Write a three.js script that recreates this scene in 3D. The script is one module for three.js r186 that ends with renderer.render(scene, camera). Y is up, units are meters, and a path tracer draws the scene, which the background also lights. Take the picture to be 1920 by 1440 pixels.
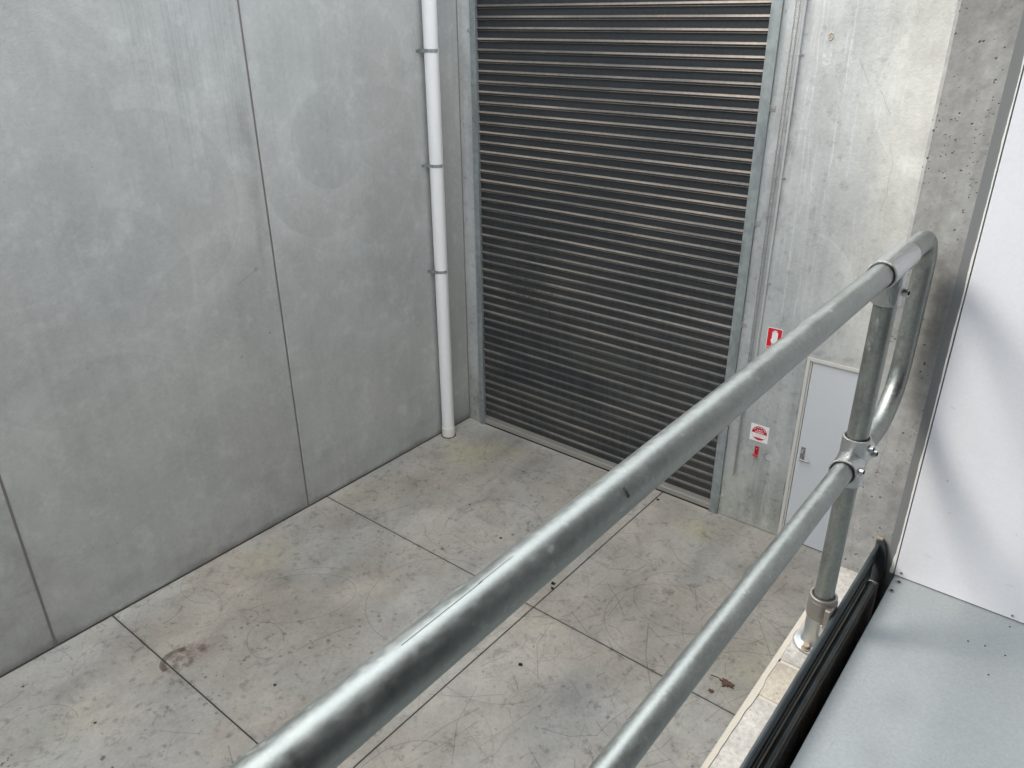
import * as THREE from 'three';
import { mergeGeometries, toCreasedNormals } from 'three/addons/utils/BufferGeometryUtils.js';
import { RoundedBoxGeometry } from 'three/addons/geometries/RoundedBoxGeometry.js';

// ---------------------------------------------------------------- camera, sky, sun, exposure
const scene = new THREE.Scene();
const camera = new THREE.PerspectiveCamera(52.525, 4 / 3, 0.05, 200);
camera.position.set(6.4973, 5.0844, 7.1331);
{ // yaw, pitch, roll
  const yaw = 0.6771, pitch = 0.4428, roll = -0.0056;
  const fw = new THREE.Vector3(-Math.sin(yaw) * Math.cos(pitch), -Math.sin(pitch), -Math.cos(yaw) * Math.cos(pitch));
  const rt = new THREE.Vector3(Math.cos(yaw), 0, -Math.sin(yaw));
  const up = new THREE.Vector3().crossVectors(rt, fw);
  camera.up.copy(up.multiplyScalar(Math.cos(roll)).addScaledVector(rt, -Math.sin(roll)));
  camera.lookAt(camera.position.clone().add(fw));
}
const renderer = new THREE.WebGLRenderer({ antialias: true });
renderer.setSize(1024, 768);
renderer.toneMapping = THREE.LinearToneMapping;
renderer.toneMappingExposure = 2.95;
renderer.shadowMap.enabled = true;
renderer.shadowMap.type = THREE.PCFSoftShadowMap;

{ // bright overcast sky, a little brighter towards the zenith
  const W = 256, H = 128, d = new Float32Array(W * H * 4);
  for (let j = 0; j < H; j++) {
    const el = (j + 0.5) / H * Math.PI - Math.PI / 2, s = Math.sin(el);
    const L = s > 0 ? 0.75 + 0.75 * s : 0.3;
    for (let i = 0; i < W; i++) {
      const k = (j * W + i) * 4;
      d[k] = L * 0.965; d[k + 1] = L * 1.0; d[k + 2] = L * 1.05; d[k + 3] = 1;
    }
  }
  const t = new THREE.DataTexture(d, W, H, THREE.RGBAFormat, THREE.FloatType);
  t.mapping = THREE.EquirectangularReflectionMapping; t.magFilter = THREE.LinearFilter; t.minFilter = THREE.LinearFilter;
  t.needsUpdate = true;
  scene.background = t; scene.environment = t;
}
const sun = new THREE.DirectionalLight(0xfff4e6, 1.1);
sun.position.set(3.2 - 0.60 * 12, 8 + 0.80 * 12, 7.5 + 0.42 * 12);
sun.target.position.set(3.2, 8, 7.5); scene.add(sun, sun.target);
sun.castShadow = true; sun.shadow.radius = 30; sun.shadow.mapSize.set(2048, 2048);
Object.assign(sun.shadow.camera, { left: -12, right: 12, top: 12, bottom: -12, near: 0.5, far: 40 });

// ---------------------------------------------------------------- helpers
function mulberry(a) { return () => { a |= 0; a = a + 0x6D2B79F5 | 0; let t = Math.imul(a ^ a >>> 15, 1 | a); t = t + Math.imul(t ^ t >>> 7, 61 | t) ^ t; return ((t ^ t >>> 14) >>> 0) / 4294967296; }; }
const clamp = (v, a = 0, b = 1) => v < a ? a : v > b ? b : v;
const sstep = (a, b, x) => { const t = clamp((x - a) / (b - a)); return t * t * (3 - 2 * t); };

const used = {};
function numbered(n) { used[n] = (used[n] || 0) + 1; return used[n] === 1 ? n : `${n}_${String(used[n] - 1).padStart(3, '0')}`; }
function mesh(name, geo, mat, parent) {
  const m = new THREE.Mesh(Array.isArray(geo) ? mergeGeometries(geo.map(g => g.index ? g.toNonIndexed() : g)) : geo, mat);
  m.name = parent === scene ? numbered(name) : name; m.castShadow = m.receiveShadow = true; parent.add(m); return m;
}
function thing(name, label, category, x = 0, y = 0, z = 0, extra = {}) {
  const g = new THREE.Group(); g.name = numbered(name); g.position.set(x, y, z); g.userData = { label, category, ...extra }; scene.add(g); return g;
}
const STRUCT = { kind: 'structure' };
// boxes; every uv is in metres
function box(x0, x1, y0, y1, z0, z1, ax = null, r = 0) {
  const w = x1 - x0, h = y1 - y0, d = z1 - z0;
  const g = r ? new RoundedBoxGeometry(w, h, d, 2, r) : new THREE.BoxGeometry(w, h, d);
  g.translate((x0 + x1) / 2, (y0 + y1) / 2, (z0 + z1) / 2);
  return ax ? planar(g, ax) : boxUV(g);
}
function planar(g, ax) { // ax = 'zy': u from z, v from y
  const p = g.attributes.position, uv = g.attributes.uv || new THREE.BufferAttribute(new Float32Array(p.count * 2), 2);
  const get = { x: i => p.getX(i), y: i => p.getY(i), z: i => p.getZ(i) };
  for (let i = 0; i < p.count; i++) uv.setXY(i, get[ax[0]](i), get[ax[1]](i));
  g.setAttribute('uv', uv); return g;
}
function boxUV(g) { // per-face dominant axis
  const p = g.attributes.position, n = g.attributes.normal, uv = new THREE.BufferAttribute(new Float32Array(p.count * 2), 2);
  for (let i = 0; i < p.count; i++) {
    const a = Math.abs(n.getX(i)), b = Math.abs(n.getY(i)), c = Math.abs(n.getZ(i));
    if (a >= b && a >= c) uv.setXY(i, p.getZ(i), p.getY(i)); else if (b >= c) uv.setXY(i, p.getX(i), p.getZ(i)); else uv.setXY(i, p.getX(i), p.getY(i));
  }
  g.setAttribute('uv', uv); return g;
}
function extrude(pts, depth, opt = {}) { const s = pts instanceof THREE.Shape ? pts : new THREE.Shape(pts.map(p => new THREE.Vector2(...p))); return new THREE.ExtrudeGeometry(s, { depth, bevelEnabled: false, curveSegments: 10, ...opt }); }
function extrudeZ(pts, z0, z1) { return boxUV(extrude(pts, z1 - z0).translate(0, 0, z0)); }
function scaleUV(g, a, b) { const uv = g.attributes.uv; for (let i = 0; i < uv.count; i++) uv.setXY(i, uv.getX(i) * a, uv.getY(i) * b); return g; }
function cyl(r, h, seg = 24, r2 = r) { return scaleUV(new THREE.CylinderGeometry(r2, r, h, seg), 2 * Math.PI * r, h); }

// ---- texture workshop
function field(W, H, sx, sy, cx, cy, oct, seed, gain = 0.5) { // fractal value noise, about -1..1; cells cx by cy metres
  const out = new Float32Array(W * H); let amp = 1, tot = 0;
  for (let o = 0; o < oct; o++) {
    const gx = Math.ceil(sx / cx) + 2, gy = Math.ceil(sy / cy) + 2, R = mulberry(seed * 7919 + o * 104729), g = new Float32Array(gx * gy);
    for (let i = 0; i < g.length; i++) g[i] = R() * 2 - 1;
    const ix = new Int32Array(W), fx = new Float32Array(W);
    for (let i = 0; i < W; i++) { const u = i / W * sx / cx; ix[i] = u | 0; const f = u - ix[i]; fx[i] = f * f * (3 - 2 * f); }
    for (let j = 0; j < H; j++) {
      const v = j / H * sy / cy, jy = v | 0; let f = v - jy; f = f * f * (3 - 2 * f); const a = jy * gx, b = a + gx, row = j * W;
      for (let i = 0; i < W; i++) {
        const k = ix[i], t = fx[i], p = g[a + k] + (g[a + k + 1] - g[a + k]) * t, q = g[b + k] + (g[b + k + 1] - g[b + k]) * t;
        out[row + i] += amp * (p + (q - p) * f);
      }
    }
    tot += amp * amp; amp *= gain; cx /= 2; cy /= 2;
  }
  const s = 1.6 / Math.sqrt(tot); for (let i = 0; i < out.length; i++) out[i] *= s; return out;
}
function layer(W, H, sx, sy, draw) { // a mask drawn in metres, returned as 0..1
  const c = document.createElement('canvas'); c.width = W; c.height = H; const x = c.getContext('2d');
  x.fillStyle = '#000'; x.fillRect(0, 0, W, H); x.scale(W / sx, H / sy); x.lineCap = 'round'; draw(x);
  const d = x.getImageData(0, 0, W, H).data, out = new Float32Array(W * H); for (let i = 0; i < out.length; i++) out[i] = d[i * 4] / 255; return out;
}
const wa = a => `rgba(255,255,255,${a})`;
function soft(x, cx, cy, rx, ry, a, rot = 0) { x.save(); x.translate(cx, cy); x.rotate(rot); x.scale(rx, ry); const g = x.createRadialGradient(0, 0, 0, 0, 0, 1); g.addColorStop(0, wa(a)); g.addColorStop(0.55, wa(a * 0.55)); g.addColorStop(1, wa(0)); x.fillStyle = g; x.beginPath(); x.arc(0, 0, 1, 0, 7); x.fill(); x.restore(); }
function wob(x, pts, w, a) { x.lineWidth = w; x.strokeStyle = wa(a); x.beginPath(); pts.forEach((p, i) => i ? x.lineTo(p[0], p[1]) : x.moveTo(p[0], p[1])); x.stroke(); }
function blotch(x, cx, cy, r, a, R, rag = 0.5) { x.fillStyle = wa(a); x.beginPath(); const n = 14; for (let i = 0; i < n; i++) { const t = i / n * 6.283, q = r * (1 - rag * R()); x[i ? 'lineTo' : 'moveTo'](cx + Math.cos(t) * q, cy + Math.sin(t) * q); } x.fill(); }
function texture(W, H, sx, sy, fn, srgb = true) { // fn(i, u metres, v metres, out) with out = [r, g, b] 0..255
  const d = new Uint8Array(W * H * 4), o = [0, 0, 0];
  for (let j = 0, i = 0; j < H; j++) for (let k = 0; k < W; k++, i++) {
    fn(i, k / W * sx, j / H * sy, o); const q = i * 4; d[q] = clamp(o[0], 0, 255); d[q + 1] = clamp(o[1], 0, 255); d[q + 2] = clamp(o[2], 0, 255); d[q + 3] = 255;
  }
  const t = new THREE.DataTexture(d, W, H, THREE.RGBAFormat); t.wrapS = t.wrapT = THREE.MirroredRepeatWrapping; t.magFilter = THREE.LinearFilter; t.minFilter = THREE.LinearMipmapLinearFilter; t.generateMipmaps = true;
  if (srgb) t.colorSpace = THREE.SRGBColorSpace; t.repeat.set(1 / sx, 1 / sy); t.needsUpdate = true; return t;
}
const std = o => new THREE.MeshStandardMaterial(o);

// shared fine relief of cast concrete (1.5 m square)
const concreteBump = (() => { const W = 1024, a = field(W, W, 1.5, 1.5, 0.012, 0.012, 3, 11, 0.7), b = field(W, W, 1.5, 1.5, 0.18, 0.18, 3, 12); return texture(W, W, 1.5, 1.5, (i, u, v, o) => { o[0] = o[1] = o[2] = 128 + a[i] * 30 + b[i] * 45; }, false); })();

// ---------------------------------------------------------------- surfaces
const M = {};
M.leftWall = (() => {
  const W = 2048, H = 1536, sx = 8.4, sy = 6.3, R = mulberry(21);
  const big = field(W, H, sx, sy, 1.6, 1.3, 4, 1), mid = field(W, H, sx, sy, 0.35, 0.5, 5, 2, 0.6), fine = field(W, H, sx, sy, 0.03, 0.03, 3, 3, 0.8), streak = field(W, H, sx, sy, 0.06, 2.2, 3, 4), hue = field(W, H, sx, sy, 1.1, 1.1, 3, 5);
  const patchy = field(W, H, sx, sy, 0.16, 0.16, 5, 6, 0.7);
  const lightL = layer(W, H, sx, sy, x => {
    // sweeps of the power trowel: crescents with one crisp edge
    const sweep = (cx, cy, r, a0, a1, w, al) => { for (let k = 0; k < 5; k++) { x.lineWidth = w * (1 - k * 0.19); x.strokeStyle = wa(al / 3.2); x.lineCap = 'butt'; x.beginPath(); x.arc(cx, cy, r - w / 2 + w * (1 - k * 0.19) / 2 - w * 0.0, a0, a1); x.stroke(); } x.lineCap = 'round'; };
    for (const s of [[1.95, 3.95, 0.62, -2.6, 1.4, 0.30, 0.22], [2.05, 3.75, 0.85, -2.3, 0.3, 0.2, 0.17], [1.55, 4.6, 0.8, 2.4, 5.2, 0.22, 0.16], [3.9, 3.6, 0.95, 1.4, 4.3, 0.25, 0.2], [4.35, 3.0, 0.8, 1.6, 3.9, 0.2, 0.16], [3.4, 2.4, 0.9, 0.3, 2.4, 0.18, 0.13], [4.6, 1.7, 0.9, 0.6, 2.7, 0.22, 0.13], [1.5, 2.4, 0.7, 3.0, 5.8, 0.18, 0.12], [6.4, 3.2, 0.9, 0, 2.6, 0.2, 0.13], [1.0, 1.6, 0.7, 1.6, 4.2, 0.2, 0.1]]) sweep(...s);
    for (let k = 0; k < 46; k++) sweep(R() * sx, R() * sy, 0.4 + R() * 0.9, R() * 6.3, 0, 0, 0) || sweep(R() * sx, R() * sy, 0.45 + R() * 0.8, R() * 6.28, R() * 6.28, 0.05 + R() * 0.16, 0.05 + R() * 0.07);
    for (let k = 0; k < 60; k++) { const a = R() * sx, b = R() * sy, t = R() * 3, l = 0.02 + R() * 0.16; wob(x, [[a, b], [a + Math.cos(t) * l * 0.5, b + Math.sin(t) * l * 0.55], [a + Math.cos(t) * l, b + Math.sin(t) * l]], 0.004, 0.25 + R() * 0.25); }
    for (let k = 0; k < 40; k++) blotch(x, 2.77 - 0.02 - R() * R() * 0.35, 1.8 + R() * 3.3, 0.02 + R() * 0.05, 0.12, R, 0.6);
  });
  const darkL = layer(W, H, sx, sy, x => {
    for (let k = 0; k < 34; k++) { // rain runs from above
      const a = 2.85 + R() * 1.0, top = 6.2, bot = 3.3 + R() * 1.4 + Math.abs(a - 3.2) * 0.6; let p = [], q = a; for (let y = top; y > bot; y -= 0.12) { q += (R() - 0.5) * 0.006; p.push([q, y]); } wob(x, p, 0.008 + R() * 0.022, 0.07 + R() * 0.1);
    }
    for (let k = 0; k < 16; k++) { const a = R() * 2.6, bot = 2.6 + R() * 2; let p = [], q = a; for (let y = 6.2; y > bot; y -= 0.12) { q += (R() - 0.5) * 0.006; p.push([q, y]); } wob(x, p, 0.01 + R() * 0.03, 0.03 + R() * 0.05); }
    for (let k = 0; k < 26; k++) soft(x, 2.82 + R() * 0.12, 3.0 + R() * 1.3, 0.03 + R() * 0.05, 0.1 + R() * 0.2, 0.2, 0);
    for (let k = 0; k < 9; k++) { const r = 0.5 + R() * 0.8; x.lineWidth = 0.06 + R() * 0.1; x.strokeStyle = wa(0.07); x.beginPath(); x.arc(R() * 7, R() * 5, r, R() * 6, R() * 6 + 1.6); x.stroke(); }
    for (let k = 0; k < 150; k++) blotch(x, R() * sx, R() * sy, 0.004 + R() * R() * 0.01, 0.5, R);
    for (let k = 0; k < 70; k++) { const a = R() * sx, b = R() * 1.1, t = 1.2 + R() * 0.7, l = 0.03 + R() * 0.12; wob(x, [[a, b], [a + Math.cos(t) * l, b + Math.sin(t) * l]], 0.004, 0.25 + R() * 0.2); }
    for (let k = 0; k < 30; k++) soft(x, R() * 6, 0.1 + R() * 0.7, 0.08 + R() * 0.2, 0.03 + R() * 0.1, 0.18);
    wob(x, [[3.02, 2.86], [3.1, 2.82], [3.23, 2.77]], 0.006, 0.5); blotch(x, 3.0, 2.87, 0.03, 0.45, R); blotch(x, 3.3, 2.05, 0.02, 0.6, R); blotch(x, 2.95, 2.2, 0.018, 0.6, R);
    for (const [jz] of [[2.777], [5.566]]) for (let y = 0; y < sy; y += 0.05) soft(x, jz + (R() - 0.5) * 0.03, y, 0.02 + R() * 0.03, 0.08, 0.14 * R());
  });
  const t = texture(W, H, sx, sy, (i, u, v, o) => {
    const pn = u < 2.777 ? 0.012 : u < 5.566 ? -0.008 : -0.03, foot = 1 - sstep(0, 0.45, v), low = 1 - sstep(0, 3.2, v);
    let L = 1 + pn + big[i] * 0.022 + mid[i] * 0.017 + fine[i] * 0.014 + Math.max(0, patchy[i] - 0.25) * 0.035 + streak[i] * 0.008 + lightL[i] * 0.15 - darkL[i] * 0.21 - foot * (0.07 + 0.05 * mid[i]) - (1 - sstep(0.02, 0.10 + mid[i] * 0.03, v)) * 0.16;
    const h = hue[i] * 0.7;
    o[0] = (169.5 - h + low) * L; o[1] = (172) * L; o[2] = (171 + h - low * 1.5) * L;  // low tints the wall warmer downwards, painting in light bounced off the floor
  });
  return std({ map: t, roughness: 0.78, bumpMap: concreteBump, bumpScale: 0.0025 });
})();
M.backWall = (() => {
  const W = 2048, H = 1792, sx = 6.4, sy = 5.6, R = mulberry(33);
  const big = field(W, H, sx, sy, 1.1, 1.3, 4, 31), mid = field(W, H, sx, sy, 0.22, 0.3, 5, 32, 0.62), fine = field(W, H, sx, sy, 0.025, 0.025, 3, 33, 0.8), streak = field(W, H, sx, sy, 0.05, 1.6, 3, 34), crust = field(W, H, sx, sy, 0.05, 0.06, 4, 35, 0.7);
  const lightL = layer(W, H, sx, sy, x => {
    for (let k = 0; k < 26; k++) { // pale runs of lime water
      let q = 3.95 + R() * 0.95, p = []; const top = 1.0 + R() * 4.6, bot = Math.max(0.2, top - 0.4 - R() * 1.8); for (let y = top; y > bot; y -= 0.07) { q += (R() - 0.5) * 0.016; p.push([q, y]); } for (let k2 = 0; k2 < p.length - 3; k2 += 3) if (R() < 0.8) wob(x, p.slice(k2, k2 + 4), 0.004 + R() * 0.009, 0.06 + R() * 0.2);
    }
    for (const [a, top, bot, w] of [[4.06, 5.6, 1.3, 0.011], [4.19, 4.1, 1.7, 0.009], [4.32, 5.6, 3.6, 0.01], [4.27, 3.9, 2.4, 0.008], [4.21, 0.92, 0.1, 0.012], [4.06, 0.85, 0.25, 0.012], [4.11, 0.88, 0.2, 0.01]]) { let q = a, p = []; for (let y = top; y > bot; y -= 0.06) { q += (R() - 0.48) * 0.016; p.push([q, y]); } for (let k = 0; k < p.length - 3; k += 3) wob(x, p.slice(k, k + 4), w * (0.6 + R() * 0.7), 0.14 + R() * 0.3); }
    for (const [cx, cy, r, a0, a1] of [[5.0, 3.4, 0.62, 0.3, 1.7], [5.3, 4.5, 0.7, 2.4, 4.4], [4.7, 2.3, 0.6, 4.6, 6.4], [3.95, 0.85, 0.35, -0.2, 1.3], [4.2, 2.8, 0.5, 0.2, 1.5]]) for (let k = 0; k < 3; k++) { x.lineWidth = 0.02 + k * 0.06; x.strokeStyle = wa(0.07); x.beginPath(); x.arc(cx, cy, r - k * 0.03, a0, a1); x.stroke(); }
    soft(x, 5.4, 4.3, 0.9, 1.6, 0.25); soft(x, 5.2, 3.0, 0.8, 1.2, 0.12);  // broad pale patches paint the sunlit upper right of the wall
    blotch(x, 4.195, 0.9, 0.042, 0.4, R, 0.3); for (let k = 0; k < 14; k++) blotch(x, 4.12 + R() * 0.08, 4.70 + R() * 0.07, 0.008 + R() * 0.022, 0.3, R, 0.8);
    for (let k = 0; k < 5; k++) blotch(x, 3.85 + R() * 0.6, 0.03 + R() * 0.1, 0.03, 0.25, R, 0.4);
  });
  const darkL = layer(W, H, sx, sy, x => {
    for (let k = 0; k < 26; k++) soft(x, 3.76 + R() * 0.22, 3.2 + R() * 2.4, 0.02 + R() * 0.07, 0.08 + R() * 0.3, 0.22);
    for (let k = 0; k < 12; k++) soft(x, 4.0 + R() * 0.5, 0.1 + R() * 0.8, 0.04 + R() * 0.12, 0.1 + R() * 0.3, 0.22);
    for (let k = 0; k < 16; k++) soft(x, 4.41, 0.2 + R() * 1.9, 0.02, 0.1, 0.35);
    for (let k = 0; k < 10; k++) soft(x, 4.4 + R() * 0.9, 2.13 + R() * 0.05, 0.05, 0.03, 0.25);
    const crack = (p, n) => { let [a, b] = p, pts = [[a, b]]; for (let k = 0; k < n; k++) { a += 0.02 + (R() - 0.3) * 0.03; b -= 0.045; pts.push([a, b]); } wob(x, pts, 0.004, 0.6); };
    crack([4.42, 4.75], 4); crack([4.62, 4.52], 4); wob(x, [[4.78, 4.1], [4.83, 3.95], [4.82, 3.8], [4.83, 3.7], [4.8, 3.55]], 0.004, 0.5); wob(x, [[4.72, 3.2], [4.73, 3.0], [4.72, 2.8]], 0.004, 0.4);
    for (let k = 0; k < 120; k++) blotch(x, R() * sx, R() * sy, 0.003 + R() * R() * 0.008, 0.5, R);
    x.lineWidth = 0.008; x.strokeStyle = wa(0.55); x.beginPath(); x.arc(4.195, 0.9, 0.045, 2.2, 5.2); x.stroke();
    blotch(x, 4.21, 0.7, 0.025, 0.4, R, 0.4);
    for (let k = 0; k < 30; k++) soft(x, R() * 0.25, R() * 0.5, 0.03, 0.05, 0.2);
    blotch(x, 0.17, 4.93, 0.03, 0.6, R, 0.5);
  });
  const t = texture(W, H, sx, sy, (i, u, v, o) => {
    const foot = 1 - sstep(0, 1.3, v), warm = sstep(4.3, 5.0, u);
    const L = 1 + big[i] * 0.045 + mid[i] * 0.03 + fine[i] * 0.016 - Math.max(0, crust[i] - 0.45) * 0.07 * (1 - warm * 0.6) + streak[i] * 0.016 * (1 - warm * 0.5) + lightL[i] * 0.22 - darkL[i] * 0.3 - foot * 0.07;
    o[0] = (184 + warm * 10 + foot * 2) * L; o[1] = (187 + warm * 7) * L; o[2] = (186 + warm * 3 - foot * 7) * L;  // warm paints the sunlit right side paler and warmer
  });
  return std({ map: t, roughness: 0.8, bumpMap: concreteBump, bumpScale: 0.0025 });
})();
M.floor = (() => {
  const W = 2048, H = 2048, sx = 6.2, sy = 7.6, R = mulberry(55);
  const big = field(W, H, sx, sy, 1.3, 1.5, 4, 51), mid = field(W, H, sx, sy, 0.3, 0.34, 5, 52, 0.62), fine = field(W, H, sx, sy, 0.025, 0.025, 3, 53, 0.8), hue = field(W, H, sx, sy, 0.8, 0.8, 4, 54), pit = field(W, H, sx, sy, 0.06, 0.06, 4, 56, 0.7), warp = field(W, H, sx, sy, 0.5, 0.5, 3, 57);
  const scuff = layer(W, H, sx, sy, x => {
    const arc = (cx, cy, r, a0, a1, w, al) => { x.lineWidth = w; x.strokeStyle = wa(al); x.beginPath(); x.ellipse(cx, cy, r, r * (0.55 + R() * 0.5), R() * 3, a0, a1); x.stroke(); };
    for (let k = 0; k < 110; k++) arc(R() * sx, R() * sy, 0.08 + R() * 0.6, R() * 6, R() * 6 + 0.5, 0.0035 + R() * 0.004, 0.12 + R() * 0.3);
    for (const [a, b, r] of [[0.3, 4.3, 0.28], [0.85, 6.1, 0.3], [0.55, 5.35, 0.3]]) { arc(a, b, r, 0.4, 3.9, 0.005, 0.34); arc(a + 0.05, b, r * 0.7, 2, 4.4, 0.005, 0.26); }
    for (let k = 0; k < 430; k++) { const c = R() < 0.55, a = c ? 3.2 + R() * 2.8 : R() * sx, b = c ? 0.6 + R() * 3.4 : R() * sy, t = c ? (R() < 0.5 ? 0.7 : 2.1) + (R() - 0.5) * 1.1 : R() * 3.14, l = 0.08 + R() * R() * 0.9, bend = (R() - 0.5) * 0.25 * l; wob(x, [[a, b], [a + Math.cos(t) * l * 0.5 - Math.sin(t) * bend, b + Math.sin(t) * l * 0.5 + Math.cos(t) * bend], [a + Math.cos(t) * l, b + Math.sin(t) * l]], 0.003 + R() * 0.006, 0.1 + R() * 0.28); }
    for (let k = 0; k < 80; k++) { const b = R() * sy; let q = [0.08 + R() * 0.35, b]; const t = (R() - 0.5) * 2, l = 0.05 + R() * 0.15; wob(x, [q, [q[0] + Math.cos(t) * l, q[1] + Math.sin(t) * l]], 0.006, 0.13); }
    for (let k = 0; k < 30; k++) { const a = R() * 6, b = R() * 7, l = 0.2 + R() * 0.9, t = R() * 3.1; wob(x, [[a, b], [a + Math.cos(t) * l, b + Math.sin(t) * l]], 0.02 + R() * 0.05, 0.045); }
  });
  const spots = layer(W, H, sx, sy, x => {
    for (let k = 0; k < 900; k++) blotch(x, R() * sx, R() * sy, 0.003 + Math.pow(R(), 4) * 0.016, 0.12 + R() * R() * 0.6, R, 0.8);
    const cl = (cx, cy, s, n, a) => { for (let k = 0; k < n; k++) blotch(x, cx + (R() - 0.5) * s, cy + (R() - 0.5) * s, 0.008 + R() * 0.02, a, R, 0.7); };
    cl(1.7, 2.35, 0.12, 8, 0.5); cl(1.25, 4.5, 0.5, 14, 0.3); cl(1.7, 4.2, 0.5, 12, 0.3); cl(1.55, 5.9, 0.15, 6, 0.5); cl(1.5, 5.2, 0.6, 12, 0.25); cl(0.95, 6.35, 0.12, 8, 0.5); cl(2.2, 3.6, 0.7, 12, 0.3); cl(2.3, 1.6, 0.3, 7, 0.4); cl(1.6, 0.6, 0.3, 8, 0.4); cl(4.6, 3.6, 0.9, 12, 0.35);
    for (const [a, b, r] of [[2.1, 1.87, 0.02], [1.42, 1.6, 0.014], [1.9, 4.62, 0.018], [0.98, 2.6, 0.012], [0.25, 5.95, 0.012], [1.1, 5.75, 0.014]]) blotch(x, a, b, r, 0.95, R, 0.3);
  });
  const damp = layer(W, H, sx, sy, x => {
    for (let k = 0; k < 120; k++) soft(x, 0.4 + R() * 5.6, R() * sy, 0.05 + R() * 0.25, 0.08 + R() * 0.5, 0.10 + R() * 0.1, (R() - 0.5) * 0.5);
    for (const [a, w, al] of [[2.25, 0.2, 0.12], [4.05, 0.22, 0.14], [4.75, 0.2, 0.1], [0.95, 0.18, 0.1]]) { let p = []; for (let b = 0; b < sy; b += 0.25) p.push([a + Math.sin(b * 0.9 + a) * 0.06, b]); wob(x, p, w, al * 0.6); wob(x, p, w * 0.6, al * 0.6); }
    for (const jz of [2.5144, 5.061]) for (let u = 0; u < sx; u += 0.07) soft(x, u, jz + (R() - 0.5) * 0.03, 0.07, 0.02 + R() * 0.03, 0.3 * R()); for (let v = 0; v < sy; v += 0.07) soft(x, 3.03 + (R() - 0.5) * 0.03, v, 0.02 + R() * 0.03, 0.07, 0.3 * R());
    soft(x, 0.9, 1.6, 0.55, 0.8, 0.5); soft(x, 1.5, 1.1, 0.5, 0.8, 0.35); soft(x, 1.5, 4.2, 0.9, 0.7, 0.35); soft(x, 1.6, 5.3, 0.8, 0.9, 0.3); soft(x, 4.0, 3.2, 0.7, 0.8, 0.4); soft(x, 3.6, 1.9, 0.6, 0.5, 0.35); soft(x, 4.9, 1.8, 0.7, 0.6, 0.25); soft(x, 5.5, 3.2, 0.4, 1.2, 0.35); soft(x, 4.6, 0.75, 0.5, 0.18, 0.4);
    x.fillStyle = wa(0.22); x.beginPath(); x.ellipse(0.62, 3.8, 0.06, 0.14, 0.35, 0, 7); x.fill();
    x.save(); x.translate(1.44, 1.0); x.rotate(-0.02); x.fillStyle = wa(0.17); x.fillRect(-0.06, -0.75, 0.12, 1.7); x.restore();
    for (let k = 0; k < 14; k++) blotch(x, 0.2 + R() * 0.6, 0.2 + R() * 0.6, 0.03 + R() * 0.08, 0.08, R, 0.7);
  });
  const rust = layer(W, H, sx, sy, x => { // the brown smear across the joint
    x.save(); x.translate(1.03, 4.93); for (let k = 0; k < 60; k++) { const t = R() * 6.3, r = Math.sqrt(R()) * 0.16; blotch(x, Math.cos(t) * r * 0.8, Math.sin(t) * r * 1.2, 0.015 + R() * 0.045, 0.16, R, 0.7); } x.lineWidth = 0.05; x.strokeStyle = wa(0.5); x.beginPath(); x.arc(-0.02, 0.05, 0.13, 1.6, 3.9); x.stroke(); x.restore(); soft(x, 1.08, 4.75, 0.2, 0.25, 0.25);
  });
  const yel = layer(W, H, sx, sy, x => { soft(x, 0.55, 0.75, 0.5, 0.35, 0.9); soft(x, 0.9, 0.35, 0.5, 0.22, 0.7); soft(x, 3.8, 0.42, 0.35, 0.25, 0.9); soft(x, 0.35, 2.1, 0.4, 0.5, 0.4); soft(x, 5.1, 2.0, 0.5, 0.7, 0.4); soft(x, 4.5, 2.7, 0.3, 0.4, 0.3); soft(x, 1.0, 5.9, 0.4, 0.5, 0.25); soft(x, 0.45, 3.6, 0.4, 0.5, 0.35); });
  const t = texture(W, H, sx, sy, (i, u, v, o) => {
    const edge = (1 - sstep(0.02, 0.32 + warp[i] * 0.08, u)) * 0.055 + (1 - sstep(0.0, 0.12, v)) * 0.03;
    const L = 1 + edge + big[i] * 0.038 + mid[i] * 0.038 + fine[i] * 0.024 - Math.max(0, pit[i] - 0.5) * 0.12 - scuff[i] * 0.56 - damp[i] * 0.27;
    const h = hue[i] * 2, y = yel[i] * (0.7 + 0.5 * mid[i]), r = rust[i], s = spots[i];
    let a = (156.5 + h) * L + y * 2 - r * 88, b = (151.5) * L + y * 2 - r * 98, c = (143 - h) * L - y * 15 - r * 94;
    const k = 1 - s * 0.72; o[0] = a * k; o[1] = b * k; o[2] = c * k;
  });
  const rough = texture(1024, 1024, sx, sy, (i, u, v, o) => { const j = (Math.floor(i / 1024) * 2) * W + (i % 1024) * 2; o[1] = 150 + mid[j] * 18 + big[j] * 14 + spots[j] * 40; o[0] = o[2] = 0; }, false);
  return std({ map: t, roughness: 1, roughnessMap: rough, bumpMap: concreteBump, bumpScale: 0.0012 });
})();
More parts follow.
